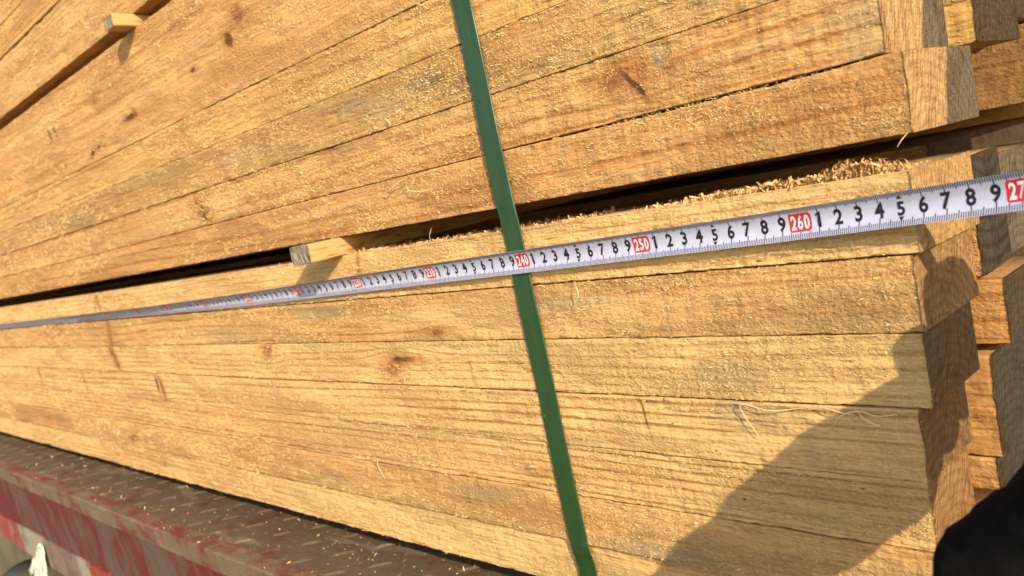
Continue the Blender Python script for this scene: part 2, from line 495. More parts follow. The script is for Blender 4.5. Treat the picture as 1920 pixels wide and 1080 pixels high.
TANK = n.finish(n.mix(n.noise(P, (20, 20, 20), 4.0), (0.03, 0.027, 0.018), (0.085, 0.072, 0.045)), 0.6, 0.3)
V, F = cyl(0.62, 0.74, 0.0, DZ - 0.37, 0.085, dome=0.03)
mesh_obj('air_tank', V, F, [TANK], parent=bed, loc=(1.3, DY, DZ), smooth=True)
n = NT('red_lamp_plastic')
LAMP = n.finish((0.40, 0.02, 0.015), 0.25, 0.5)
V, F = cyl(1.28, 1.31, 0.03, DZ - 0.20, 0.022, dome=0.008)
mesh_obj('side_marker', V, F, [LAMP], parent=bed, loc=(1.3, DY, DZ), smooth=True)

# torn white plastic caught on the rail
n = NT('white_plastic'); P = n.coords()
n.bump(n.noise(P, (160, 160, 60), 3.0), 0.004, 1.0)
PLASTIC = n.finish((0.58, 0.53, 0.42), 0.5, 0.3)
V = []; F = []
K = 15; Lr = 14
for i in range(Lr):
    f = i / (Lr - 1)
    wd = 0.010 + 0.06 * f ** 1.2
    zz = DZ - 0.118 - 0.062 * f
    cx = 1.175 - 0.03 * f
    for k in range(K):
        u = k / (K - 1) * 2 - 1
        V.append((cx + u * wd, SIDE_Y - 0.007 - 0.006 * (0.5 + 0.5 * math.sin(k * 2.1 + i * 0.35)) * (0.3 + f) - 0.006 * f, zz + 0.007 * math.sin(k * 1.9) * f + 0.003 * math.sin(k * 4.7 + i)))
for i in range(Lr - 1):
    for k in range(K - 1):
        F.append((i * K + k, i * K + k + 1, (i + 1) * K + k + 1, (i + 1) * K + k))
o = mesh_obj('plastic_scrap', V, F, [PLASTIC], loc=(1.165, SIDE_Y - 0.004, DZ - 0.118), smooth=True)
sm = o.modifiers.new('thick', 'SOLIDIFY'); sm.thickness = 0.0006
tag(o, 'crumpled white plastic scrap hanging from the red truck side', 'scrap')

# ------------------------------------------------------------------ boards
X0 = -0.35
# (label, z0, z1, x1, y0, width, seed, wood kwargs, end kwargs, board kwargs)
low = [  # cut ends of second to fifth boards coloured darker, for the shadow there
 ('lowest board of the lower bundle, evenly pale, just above the rusty deck', -0.2405, -0.2027, 2.648, 0.0035, 0.09,
  dict(tone=0.25, stain=0.1, rings=0.25, knots=[(1.637, -0.222, 0.006, 0.003, 0.6, 0.7, GK), (1.4517, -0.2207, 0.008, 0.008, -0.3, 0.6, GK)]), dict(), dict(gtop=0.0002)),
 ('sixth board down of the lower bundle, fuzzy with dark small knot near left', -0.2025, -0.1670, 2.648, 0.0000, 0.085,
  dict(tone=0.5, stain=0.5, rings=0.5, ring_gap=0.005, dark=0.88, knots=[(1.554, -0.190, 0.010, 0.004, 0.5, 0.8, DK), (2.47, -0.198, 0.05, 0.006, 0.0, 0.6, GREY), (2.30, -0.178, 0.04, 0.005, 0.0, 0.6, GREY)]), dict(), dict(gtop=0.0001)),
 ('fifth board down of the lower bundle, strongly striped grain at the strap', -0.1665, -0.1300, 2.6417, 0.0002, 0.055,
  dict(tone=0.35, stain=0.15, rings=1.0, ring_gap=0.0062, slope=0.004), dict(diag=0.5, front=(0.26, 0.135, 0.05)), dict(gtop=0.0001)),
 ('fourth board down of the lower bundle, with double dark streak at left', -0.1298, -0.0930, 2.6428, -0.0006, 0.062,
  dict(tone=0.25, stain=0.15, rings=0.9, ring_gap=0.0075, slope=-0.003, knots=[(1.705, -0.112, 0.0045, 0.013, -0.25, 0.95, BR), (1.69, -0.108, 0.0025, 0.009, -0.2, 0.9, DK), (1.3967, -0.1152, 0.003, 0.016, -0.1, 0.6, BR), (1.158, -0.1073, 0.003, 0.014, -0.1, 0.6, BR), (2.477, -0.103, 0.0006, 0.008, -0.15, 0.9, DK), (2.55, -0.101, 0.03, 0.012, 0.3, 0.45, GREY)]), dict(diag=0.2, front=(0.20, 0.105, 0.042)), dict(gtop=0.0004)),
 ('third board down of the lower bundle, with reddish knot left of the strap', -0.0926, -0.0560, 2.6490, 0.0002, 0.068,
  dict(tone=0.22, stain=0.3, rings=0.35, knots=[(2.007, -0.0625, 0.009, 0.006, 0.4, 0.85, BR), (2.222, -0.078, 0.010, 0.007, 0.6, 0.8, BR), (1.556, -0.0735, 0.008, 0.018, -0.5, 0.8, BR), (2.235, -0.071, 0.012, 0.002, 0.2, 0.8, DK), (2.54, -0.078, 0.03, 0.01, 0.2, 0.5, GREY)]), dict(diag=0.55, rings=0.4, front=(0.17, 0.095, 0.042)), dict(gtop=0.0001)),
 ('second board down of the lower bundle, brownish, directly under the tape', -0.0557, -0.0182, 2.6495, 0.0004, 0.080,
  dict(tone=0.5, stain=0.45, rings=0.6, ring_gap=0.009, dark=0.92, knots=[(2.289, -0.0485, 0.006, 0.002, 0.2, 0.9, BR), (1.563, -0.034, 0.006, 0.02, 0.2, 0.6, BR), (2.125, -0.028, 0.06, 0.006, 0.0, 0.65, GREY), (2.43, -0.032, 0.05, 0.005, 0.0, 0.55, GREY)]), dict(front=(0.32, 0.175, 0.068), diag=0.25), dict(gtop=0.0005)),  # left grey patch paints in the spacer stick's shadow
 ('top board of the lower bundle, pale edge running behind the tape', -0.0179, 0.0205, 2.6539, 0.0000, 0.082,
  dict(tone=0.15, stain=0.25, rings=0.35, knots=[(1.547, 0.006, 0.006, 0.014, 0.0, 0.75, BR), (1.53, 0.001, 0.003, 0.003, 0.0, 0.7, DK), (2.203, 0.012, 0.002, 0.009, 0.1, 0.6, BR)]), dict(front=(0.43, 0.245, 0.09), diag=0.3, rings=0.35), dict(gtop=0.0, chip=1.4)),
]
up = [
 ('bottom board of the upper bundle, brown, above the dark gap, grey-stained end', 0.0365, 0.0733, 2.6585, -0.0004, 0.090,
  dict(tone=0.66, stain=0.35, rings=0.7, ring_gap=0.012, dark=0.88, slope=0.012, knots=[]), dict(split=0.048, diag=0.42), dict(gtop=lambda x: 0.0002 + 0.0011 * max(0.0, min(1.0, (x - 2.40) / 0.12)) * max(0.0, min(1.0, (2.648 - x) / 0.03)), gbot=0.0, chip=1.3)),
 ('second board up of the upper bundle, with orange knot right of the strap', 0.0735, 0.1106, 2.6515, 0.0000, 0.080,
  dict(tone=0.5, stain=0.4, rings=0.6, ring_gap=0.011, dark=0.92, knots=[(2.499, 0.0975, 0.010, 0.005, 0.3, 0.85, BR), (2.512, 0.092, 0.002, 0.007, -0.8, 0.95, DK), (1.935, 0.091, 0.010, 0.013, -0.5, 0.7, BR), (1.94, 0.088, 0.004, 0.008, -0.5, 0.9, DK), (2.532, 0.102, 0.007, 0.008, 0.1, 0.7, GREY), (2.645, 0.0855, 0.012, 0.03, 0.1, 0.45, GREY)]), dict(split=0.050, cz=0.01, cy=-0.04, gap=0.011), dict(gtop=0.0001)),
 ('third board up of the upper bundle, grey-stained and rough, seam at the bottom', 0.1107, 0.1483, 2.6500, -0.0004, 0.085,
  dict(tone=0.5, stain=0.7, rings=0.3, dark=0.78, knots=[(2.242, 0.1355, 0.03, 0.006, 0.0, 0.6, GREY), (2.337, 0.134, 0.025, 0.006, 0.0, 0.7, GK), (2.30, 0.128, 0.05, 0.012, 0.1, 0.45, GREY), (2.05, 0.128, 0.05, 0.012, 0.1, 0.45, GREY)]), dict(split=0.05), dict(gtop=0.0)),
 ('fourth board up of the upper bundle, golden and fuzzy left of the strap', 0.1484, 0.1850, 2.6500, 0.0001, 0.085,
  dict(tone=0.25, stain=0.05, rings=0.6, ring_gap=0.012, pale=(0.62, 0.37, 0.12), dark=0.92), dict(), dict(gtop=0.0002)),
 ('widest board of the upper bundle, brown with dark knot slits, top left', 0.1851, 0.2955, 2.6500, -0.0008, 0.085,
  dict(tone=0.62, stain=0.3, rings=0.35, ring_gap=0.016, knots=[(1.8126, 0.2135, 0.019, 0.0028, 0.9, 0.95, DK), (1.828, 0.2165, 0.004, 0.004, 0.0, 0.8, BR), (1.669, 0.1955, 0.006, 0.0045, 1.6, 0.95, DK), (1.70, 0.199, 0.008, 0.003, 1.2, 0.7, DK), (1.53, 0.246, 0.006, 0.010, -0.6, 0.85, GK), (1.552, 0.246, 0.006, 0.010, -0.6, 0.85, GK), (2.075, 0.232, 0.006, 0.006, -0.3, 0.9, DK), (2.100, 0.249, 0.008, 0.007, -0.3, 0.85, BR), (1.9946, 0.2243, 0.005, 0.002, 0.5, 0.9, DK), (1.56, 0.197, 0.008, 0.004, 0.0, 0.5, GK), (1.72, 0.252, 0.008, 0.003, 0.0, 0.6, BR)]), dict(), dict(nf=26000, gtop=0.0, chip=1.2)),
]
top = [
 ('board resting on the upper spacer stick, brown, top left corner', 0.3090, 0.3455, 2.640, -0.0030, 0.085, dict(tone=0.6, stain=0.5, rings=0.3), dict(), dict(gtop=0.0002, gbot=0.0)),
 ('second board above the upper spacer stick, lit seam along its foot', 0.3457, 0.3825, 2.640, -0.0005, 0.085, dict(tone=0.5, stain=0.4, rings=0.5), dict(), dict(gtop=0.0001)),
 ('third board above the upper spacer stick, near the top left corner', 0.3828, 0.4200, 2.640, -0.0016, 0.085, dict(tone=0.55, stain=0.5, rings=0.4), dict(), dict(gtop=0.0004)),
 ('fourth board above the upper spacer stick, cut by the top left corner', 0.4203, 0.4575, 2.640, -0.0016, 0.085, dict(tone=0.5, stain=0.4, rings=0.4), dict(), dict(gtop=0.0004)),
]
seed = 1
for grp, lst in (('low', low), ('up', up), ('top', top)):
    for (label, z0, z1, x1, y0, wd, wk, ek, bk) in lst:
        loc = (x1, y0, z0)
        wm = wood_mat('sawn_pine', loc, seed, **wk)
        em = end_mat('cut_end', loc, seed, **ek)
        nf = bk.pop('nf', {'top': 6000, 'low': 14000, 'up': 18000}[grp])
        if grp != 'low' and 'pale' not in wk: wk['pale'] = TAN
        if grp != 'low': wk.setdefault('dark', 0.84)
        board(label, grp, X0, x1, y0, wd, z0, z1, seed, (wm, em), nfib=nf, **bk)
        seed += 1
# the row behind: only its ends show past the front row
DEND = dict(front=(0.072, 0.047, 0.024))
back = [
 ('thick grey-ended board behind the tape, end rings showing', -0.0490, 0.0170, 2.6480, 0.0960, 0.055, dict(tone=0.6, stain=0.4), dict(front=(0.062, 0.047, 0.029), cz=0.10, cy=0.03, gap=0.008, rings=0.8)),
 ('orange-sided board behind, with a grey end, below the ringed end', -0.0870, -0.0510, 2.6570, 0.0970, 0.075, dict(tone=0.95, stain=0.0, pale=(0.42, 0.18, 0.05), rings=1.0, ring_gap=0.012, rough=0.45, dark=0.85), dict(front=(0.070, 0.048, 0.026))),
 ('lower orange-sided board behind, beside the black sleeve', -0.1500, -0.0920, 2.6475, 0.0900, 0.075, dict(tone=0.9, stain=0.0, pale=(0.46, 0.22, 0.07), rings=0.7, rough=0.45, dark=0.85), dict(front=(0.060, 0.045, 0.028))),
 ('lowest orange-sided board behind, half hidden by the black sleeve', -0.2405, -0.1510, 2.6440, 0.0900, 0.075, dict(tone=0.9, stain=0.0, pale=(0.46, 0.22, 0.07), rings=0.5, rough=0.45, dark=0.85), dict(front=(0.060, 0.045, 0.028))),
 ('yellow-sided board behind at the top right, with dark end', 0.0745, 0.1230, 2.6590, 0.1000, 0.075, dict(tone=0.3, stain=0.0, pale=(0.50, 0.30, 0.09), rings=0.4), dict(front=(0.070, 0.046, 0.025))),  # end coloured dark in place of a shadow falling on it
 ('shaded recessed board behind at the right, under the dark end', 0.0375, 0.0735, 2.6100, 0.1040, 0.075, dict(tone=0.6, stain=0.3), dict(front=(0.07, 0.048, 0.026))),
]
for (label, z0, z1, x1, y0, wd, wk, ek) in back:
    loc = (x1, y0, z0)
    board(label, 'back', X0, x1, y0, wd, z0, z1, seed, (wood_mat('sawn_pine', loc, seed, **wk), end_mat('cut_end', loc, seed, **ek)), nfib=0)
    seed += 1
# third row at the right edge
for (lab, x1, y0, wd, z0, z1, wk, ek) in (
    ('third-row board coloured as if shaded, at the right edge above the gap', 2.70, 0.205, 0.08, 0.0375, 0.0850, dict(tone=0.5, stain=0.1, pale=(0.40, 0.25, 0.10), dark=0.50, rough=0.4), DEND),  # darkened colour stands in for shade from the board above
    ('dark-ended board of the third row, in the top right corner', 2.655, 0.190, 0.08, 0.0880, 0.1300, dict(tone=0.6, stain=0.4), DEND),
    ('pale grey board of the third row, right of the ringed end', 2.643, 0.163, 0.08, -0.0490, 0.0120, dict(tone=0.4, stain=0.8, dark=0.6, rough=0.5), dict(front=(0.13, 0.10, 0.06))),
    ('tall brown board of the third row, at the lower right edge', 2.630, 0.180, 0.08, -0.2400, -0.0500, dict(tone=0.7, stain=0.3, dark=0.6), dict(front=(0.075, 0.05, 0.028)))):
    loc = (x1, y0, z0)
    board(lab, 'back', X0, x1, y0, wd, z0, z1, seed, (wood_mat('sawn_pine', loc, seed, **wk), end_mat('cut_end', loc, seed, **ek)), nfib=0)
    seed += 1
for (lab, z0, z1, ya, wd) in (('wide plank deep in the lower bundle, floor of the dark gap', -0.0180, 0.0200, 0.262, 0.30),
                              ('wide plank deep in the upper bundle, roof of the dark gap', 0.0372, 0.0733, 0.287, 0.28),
                              ('thick unseen plank added to block sun behind the top right ends', 0.0740, 0.2000, 0.287, 0.28),  # added out of sight, keeps sun off the planks in the gap
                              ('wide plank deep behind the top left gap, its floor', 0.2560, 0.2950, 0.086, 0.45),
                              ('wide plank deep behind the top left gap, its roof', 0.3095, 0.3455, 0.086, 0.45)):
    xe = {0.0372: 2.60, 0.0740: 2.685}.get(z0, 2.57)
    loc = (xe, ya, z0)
    board(lab, 'back', X0, xe, ya, wd, z0, z1, seed, (wood_mat('sawn_pine', loc, seed, tone=0.7, dark=0.6), end_mat('cut_end', loc, seed, **DEND)), nfib=0)  # wood and ends darkened in colour, for the shade inside the gaps
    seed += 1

# ------------------------------------------------------------------ spacer sticks
def stick(label, x0, x1, y0, y1, z0, z1, seed, skew=0.0, end=(0.17, 0.14, 0.09), cat='spacer stick', pale=(0.48, 0.29, 0.115), name='spacer_stick'):
    ys = np.linspace(y0, y1, 40)
    V = []; F = []; mi = []
    r = 0.0012
    for yv in ys:
        sx = skew * (y1 - yv) if False else skew * (0 - yv)
        pts = [(x0 + r, z0), (x1 - r, z0), (x1, z0 + r), (x1, z1 - r), (x1 - r, z1), (x0 + r, z1), (x0, z1 - r), (x0, z0 + r)]
        for (px, pz) in pts:
            V.append((px + sx + 0.0003 * float(vn(yv * 60, px * 50, seed)), yv + (0.0006 * float(vn(px * 600, pz * 700, seed)) if yv == ys[0] else 0), pz + 0.0002 * float(vn(yv * 80, px * 50, seed + 2))))
    for i in range(len(ys) - 1):
        for j in range(8):
            k = (j + 1) % 8
            F.append((i * 8 + j, i * 8 + k, (i + 1) * 8 + k, (i + 1) * 8 + j)); mi.append(0)
    F.append(tuple(reversed(range(8)))); mi.append(1)
    F.append(tuple((len(ys) - 1) * 8 + j for j in range(8))); mi.append(1)
    loc = (x1, y0, z0)
    nn = NT('spacer_wood'); P = nn.coords(); S = nn.vmath('ADD', P, (seed, seed, seed))
    g = nn.noise(S, (220, 9, 330), 2.0)
    c = nn.mix(nn.ramp(g, 0.52, 0.66), pale, (0.30, 0.135, 0.035))
    c = nn.mix(nn.ramp(nn.noise(S, (900, 60, 900), 2.0), 0.3, 0.6, 0.3, 0.0), c, (0.30, 0.17, 0.06))
    nn.bump(nn.noise(S, (500, 80, 500), 3.0), 0.0005, 0.6)
    wm = nn.finish(c, 0.7, 0.2)
    ne = NT('spacer_end'); P = ne.coords(); x, y, z = ne.xyz(P)
    cb = ne.node('ShaderNodeCombineXYZ')
    ne.link(ne.math('MULTIPLY', ne.math('ADD', x, ne.math('MULTIPLY', z, 0.55)), 800.0), cb.inputs[0]); ne.link(ne.math('MULTIPLY', z, 90.0), cb.inputs[2])
    s = ne.noise(cb.outputs[0], (1, 1, 1), 3.0)
    b = ne.noise(P, (90, 90, 90), 2.0)
    c = ne.mix(ne.ramp(s, 0.42, 0.60), (0.07, 0.06, 0.042), (0.42, 0.34, 0.21))
    c = ne.mix(ne.ramp(b, 0.4, 0.6, 0.0, 0.55), c, (0.12, 0.11, 0.085))
    ne.bump(s, 0.0008, 0.7)
    em = ne.finish(c, 0.9, 0.1)
    o = mesh_obj(name, V, F, [wm, em], mi, None, loc)
    tag(o, label, cat, 'short spacer sticks between the bundles')
    return o
stick('pale spacer stick poking out of the dark gap above the tape', 2.153, 2.1835, -0.0355, 0.50, 0.0205, 0.0362, 3, skew=0.21)
stick('short pale spacer stick poking out between the top left boards', 1.866, 1.890, -0.026, 0.50, 0.2957, 0.3088, 5, skew=0.1)
stick('hidden brown stick inside the dark gap, left of the pale spacer', 2.108, 2.132, 0.012, 0.50, 0.0206, 0.0362, 7)
stick('far spacer stick deep in the gap towards the left end', 0.10, 0.14, 0.02, 0.50, 0.0206, 0.0362, 9)
stick('bearer stick under the lower bundle on the tread plate', 2.48, 2.52, 0.05, 0.50, DZ, -0.2406, 11)
stick('bearer stick under the far end of the lower bundle', 0.20, 0.24, 0.05, 0.50, DZ, -0.2406, 13)
stick('spacer stick under the far end of the top boards', 0.30, 0.34, 0.01, 0.50, 0.2957, 0.3088, 15)
# long batten added out of sight far back in each gap, closing it to the light
for zz0, zz1, lab in ((0.0206, 0.0362, 'long dark batten added out of sight to keep light out between the bundles'), (0.2957, 0.3088, 'long dark batten added out of sight to keep light out of the upper gap at the top left')):
    V = boxv(X0, 2.60, 0.51, 0.55, zz0, zz1)
    o = mesh_obj('blocker', V, BOXF, [wood_mat('sawn_pine', (X0, 0.51, zz0), 70 + int(zz0 * 10), tone=0.7)], loc=(X0, 0.51, zz0))
    tag(o, lab, 'blocker')

# ------------------------------------------------------------------ green strap
n = NT('green_strap'); P = n.coords()
c = n.mix(n.ramp(n.noise(P, (120, 120, 30), 3.0), 0.3, 0.7), (0.015, 0.048, 0.011), (0.020, 0.060, 0.015))
x, y, z = n.xyz(P)
em1 = n.math('SINE', n.math('MULTIPLY', n.math('ADD', x, z), 2600.0)); em2 = n.math('SINE', n.math('MULTIPLY', n.math('SUBTRACT', x, z), 2600.0))
n.bump(n.math('ADD', n.math('MULTIPLY', em1, em2), n.math('MULTIPLY', n.noise(P, (500, 500, 60), 3.0), 2.0)), 0.00012, 0.5)
c = n.mix(n.ramp(n.noise(P, (900, 900, 25), 3.0), 0.60, 0.72, 0.0, 0.35), c, (0.06, 0.11, 0.05))  # paler lengthwise streaks painted in as gloss
STRAP = n.finish(c, 0.36, 0.4)
zs = np.linspace(-0.2425, 0.62, 160)
V = []; F = []
hw = 0.0088; th = 0.0009
for zv in zs:
    cx = 2.3905 + (0.177 - zv) * 0.0225
    yv = -0.0019 + 0.0002 * math.sin(zv * 55) - 0.0011 * min(1.0, max(0.0, (zv - 0.02) / 0.02))
    if zv < -0.206: yv += 0.0025 * min(1, (-0.206 - zv) / 0.012)
    tw = 0.0005
    for (ux, uy) in ((-hw, 0.0), (-hw + 0.0004, -th * 0.5), (0, -th * 0.55), (hw - 0.0004, -th * 0.5), (hw, 0.0), (hw, th * 0.5), (0, th * 0.5), (-hw, th * 0.5)):
        V.append((cx + ux, yv + uy - ux * 0.02, zv + ux * 0.0))
m = 8
for i in range(len(zs) - 1):
    for j in range(m):
        k = (j + 1) % m
        F.append((i * m + j, i * m + k, (i + 1) * m + k, (i + 1) * m + j))
# tucked under the lower bundle
b = len(V)
for (yv, zv) in ((0.001, -0.2425), (0.02, -0.2440), (0.09, -0.2440)):
    cx = 2.3905 + (0.177 + 0.2425) * 0.0225
    V += [(cx - hw, yv, zv), (cx + hw, yv, zv), (cx + hw, yv, zv - th), (cx - hw, yv, zv - th)]
for i in range(2):
    for j in range(4):
        k = (j + 1) % 4
        F.append((b + i * 4 + j, b + i * 4 + k, b + (i + 1) * 4 + k, b + (i + 1) * 4 + j))
o = mesh_obj('packing_strap', V, F, [STRAP], loc=(2.40, -0.003, -0.2425))
tag(o, 'flat green plastic strap pulled tight down both timber bundles', 'strap')

# ------------------------------------------------------------------ tape measure
n = NT('tape_white'); P = n.coords()
c = n.mix(n.ramp(n.noise(P, (60, 200, 200), 3.0), 0.3, 0.75), (0.46, 0.455, 0.545), (0.39, 0.385, 0.47))
TW = n.finish(c, 0.38, 0.4)
TB = NT('tape_black_ink').finish((0.012, 0.011, 0.013), 0.45, 0.35)
TR = NT('tape_red_ink').finish((0.50, 0.018, 0.022), 0.45, 0.35)
TN = NT('tape_numeral_white').finish((0.78, 0.72, 0.72), 0.45, 0.3)
ZT = np.array([0, 100, 180, 200, 210, 220, 230, 240, 250, 260, 265, 270, 280.]); ZV = np.array([-0.0135, -0.0129, -0.0098, -0.0080, -0.0063, -0.0043, -0.0025, -0.0010, 0.0007, 0.0024, 0.0040, 0.0060, 0.0100])
YT = np.array([0, 100, 170, 200, 220, 240, 258, 266, 272, 280.]); YV = np.array([-0.0074, -0.0074, -0.0072, -0.0058, -0.0050, -0.0044, -0.0047, -0.0070, -0.0120, -0.0240])
RT = np.array([0, 100, 170, 215, 240, 262, 280.]); RV = np.radians([-52, -50, -42, -22, -8, 2, 5])
def sm(t, T, Vv):
    return (np.interp(t - 6, T, Vv) + np.interp(t - 2, T, Vv) + np.interp(t + 2, T, Vv) + np.interp(t + 6, T, Vv)) / 4
HALF = 0.0079; SAG = 0.0030
def tp(t, wv, lift=0.0):
    """point on the blade: t cm reading, wv metres across (up), lift off the printed face"""
    t = np.asarray(t, float); wv = np.asarray(wv, float)
    zc = sm(t, ZT, ZV); yc = sm(t, YT, YV); a = sm(t, RT, RV)
    q = wv / HALF
    dep = SAG * (1 - q * q)                 # hollow face towards the viewer
    ly = dep - lift
    ca, sa = np.cos(a), np.sin(a)
    y = yc + wv * sa + ly * ca - SAG * 0.4
    z = zc + wv * ca - ly * sa
    return np.stack([t / 100.0, y, z], -1)
V = []; F = []; MI = []
T0, T1 = 0.0, 277.0
ts = np.concatenate([np.linspace(T0, 150, 60), np.linspace(151, T1, 190)])
ws = np.linspace(-HALF, HALF, 13)
nw = len(ws)
for t in ts: V += tp(np.full(nw, t), ws).tolist()
for t in ts: V += tp(np.full(nw, t), ws, -0.00022).tolist()
nb = len(ts) * nw
for i in range(len(ts) - 1):
    for j in range(nw - 1):
        a = i * nw + j
        F.append((a, a + nw, a + nw + 1, a + 1)); MI.append(0)
        F.append((nb + a, nb + a + 1, nb + a + nw + 1, nb + a + nw)); MI.append(0)
    for a, b in ((i * nw, i * nw + nw), (i * nw + nw - 1, i * nw + 2 * nw - 1)):
        F.append((a, b, nb + b, nb + a)); MI.append(0)
def ink(ptsT, ptsW, polys, mat, lift):
    b = len(V)
    V.extend(tp(np.array(ptsT), np.array(ptsW), lift).tolist())
    for p in polys: F.append(tuple(b + i for i in p)); MI.append(mat)
L1 = 0.00006; L2 = 0.00012
def bar(t, w0, w1, wt, mat=1):
    steps = 3
    pt = []; pw = []
    for k in range(steps + 1):
        wv = w0 + (w1 - w0) * k / steps
        pt += [t - wt / 2, t + wt / 2]; pw += [wv, wv]
    ink(pt, pw, [(2 * k, 2 * k + 1, 2 * k + 3, 2 * k + 2) for k in range(steps)], mat, L1)
for mmv in range(1450, 2768):
    t = mmv / 10.0
    far = t < 200
    if mmv % 10 == 0: lb, lt, wt = 0.0050, 0.0038, 0.050
    elif mmv % 5 == 0: lb, lt, wt = 0.0036, 0.0029, 0.046
    else: lb, lt, wt = 0.0026, 0.0022, 0.042
    if mmv % 50 == 0 and mmv % 100: lb, lt = 0.0024, 0.0020
    bar(t, -HALF + 0.0001, -HALF + lb, wt)
    bar(t, HALF - 0.0001, HALF - lt, wt)
    if mmv % 50 == 0 and mmv % 100:
        ink([t - 0.13, t + 0.13, t], [-HALF + 0.0043, -HALF + 0.0043, -HALF + 0.0022], [(0, 1, 2)], 1, L1)
        ink([t - 0.13, t + 0.13, t], [HALF - 0.0034, HALF - 0.0034, HALF - 0.0016], [(0, 1, 2)], 1, L1)
glyphs = {}
def glyph(ch, bold):
    key = (ch, bold)
    if key not in glyphs:
        cu = bpy.data.curves.new('numeral', 'FONT')
        cu.body = ch; cu.size = 1.0; cu.resolution_u = 4; cu.offset = bold; cu.fill_mode = 'FRONT'; cu.dimensions = '2D'
        ob = bpy.data.objects.new('numeral', cu); col.objects.link(ob)
        bpy.context.view_layer.update()
        me = ob.evaluated_get(bpy.context.evaluated_depsgraph_get()).to_mesh()
        vv = np.array([v.co[:2] for v in me.vertices]); ff = [tuple(p.vertices) for p in me.polygons]
        ob.evaluated_get(bpy.context.evaluated_depsgraph_get()).to_mesh_clear()
        bpy.data.objects.remove(ob); bpy.data.curves.remove(cu)
        vv[:, 0] -= (vv[:, 0].min() + vv[:, 0].max()) / 2
        h = vv[:, 1].max() - vv[:, 1].min()
        vv[:, 1] -= vv[:, 1].min()
        if ch == '1':      # stroke with a flag, as printed on the blade
            k = 0.10 + bold * 0.8
            vv = np.array([(k, 0), (k, 1), (-k * 0.3, 1), (-0.30, 0.86), (-0.30, 0.70), (-k, 0.80), (-k, 0)]); ff = [(0, 1, 2, 5, 6), (2, 3, 4, 5)]; h = 1.0
            vv[:, 0] += 0.06
        glyphs[key] = (vv / h, ff)
    return glyphs[key]
def put_text(s, t, wbase, h, squeeze, bold, mat, adv=None, lift=L1):
    k = len(s)
    for i, ch in enumerate(s):
        vv, ff = glyph(ch, bold)
        ct = t + ((i - (k - 1) / 2) * adv if adv else 0.0)
        ink(ct + vv[:, 0] * h * squeeze * 100, wbase + vv[:, 1] * h, ff, mat, lift)
def rbox(t, w0, w1, half, rad, mat, lift):
    wl = np.concatenate([w0 + rad * (1 - np.cos(np.linspace(0, math.pi / 2, 5))), np.linspace(w0 + rad, w1 - rad, 8)[1:-1], w1 - rad * (1 - np.cos(np.linspace(math.pi / 2, 0, 5)))])
    pt = []; pw = []
    for wv in wl:
        e = max(0.0, (w0 + rad - wv), (wv - w1 + rad)) / rad
        hw_ = half - rad * 100 * (1 - math.sqrt(max(0.0, 1 - e * e)))
        pt += [t - hw_, t + hw_]; pw += [wv, wv]
    ink(pt, pw, [(2 * k, 2 * k + 1, 2 * k + 3, 2 * k + 2) for k in range(len(wl) - 1)], mat, lift)
for cm in range(140, 277):
    if cm % 10 == 0:
        rbox(cm, -0.0043, 0.0050, 0.60, 0.0016, 2, L1)
        put_text(str(cm), cm, -0.0032, 0.0071, 0.60, 0.026, 3, adv=0.35, lift=L2)
    else:
        put_text(str(cm % 10), cm, -0.0033, 0.0076 if cm % 5 else 0.0066, 0.86, 0.034, 1)
ink([227.4, 227.6, 227.5], [-0.0052, -0.0052, -0.0066], [(0, 1, 2)], 2, L1)
ink([227.44, 227.56, 227.56, 227.44], [-0.0042, -0.0042, -0.0034, -0.0034], [(0, 1, 2, 3)], 2, L1)
tm = empty('tape_measure', (2.77, -0.015, 0.01))
tag(tm, 'white steel measuring tape with black centimetre numbers stretched across the boards', 'tape measure')
mesh_obj('blade', V, F, [TW, TB, TR, TN], MI, tm, (2.77, -0.015, 0.01))
# case, just outside the picture, in the hand
bm = bmesh.new()
bmesh.ops.create_cube(bm, size=1.0)
for v in bm.verts: v.co = Vector((v.co.x * 0.062, v.co.y * 0.034, v.co.z * 0.060))
bmesh.ops.bevel(bm, geom=bm.edges[:], offset=0.010, segments=4, affect='EDGES', profile=0.6)
for v in bm.verts: v.co += Vector((2.803, -0.036, 0.008))
CASE = NT('yellow_case_plastic').finish((0.35, 0.20, 0.02), 0.4, 0.4)
mesh_obj('case', [v.co[:] for v in bm.verts], [[q.index for q in f.verts] for f in bm.faces], [CASE], parent=tm, loc=(2.77, -0.015, 0.01), smooth=True)
bm.free()

# ------------------------------------------------------------------ person (black sleeve reaching in)
def skin_mesh(name, pts, edges, radii, root, levels=2):
    me = bpy.data.meshes.new(name); me.from_pydata(pts, edges, [])
    ob = bpy.data.objects.new(name, me); col.objects.link(ob)
    md = ob.modifiers.new('skin', 'SKIN'); md.use_smooth_shade = True
    for i, v in enumerate(me.skin_vertices[0].data):
        v.radius = (radii[i], radii[i]); v.use_root = (i == root)
    sb = ob.modifiers.new('sub', 'SUBSURF'); sb.levels = levels; sb.render_levels = levels
    bpy.context.view_layer.update()
    dg = bpy.context.evaluated_depsgraph_get()
    ev = ob.evaluated_get(dg); m2 = ev.to_mesh()
    vv = [tuple(v.co) for v in m2.vertices]; ff = [tuple(p.vertices) for p in m2.polygons]
    ev.to_mesh_clear()
    bpy.data.objects.remove(ob)
    return vv, ff
pts = []; rad = []; edg = []
def pt(p, r, prev=None):
    pts.append(p); rad.append(r)
    if prev is not None: edg.append((prev, len(pts) - 1))
    return len(pts) - 1
HZ = -0.022
palm = pt((2.806, -0.064, 0.000), 0.022)
side = pt((2.792, -0.050, -0.040), 0.022, palm)
heel = pt((2.796, -0.080, -0.024), 0.027, palm)
w0 = pt((2.785, -0.095, -0.037), 0.034, heel)
wr = pt((2.758, -0.110, -0.073), 0.031, w0)
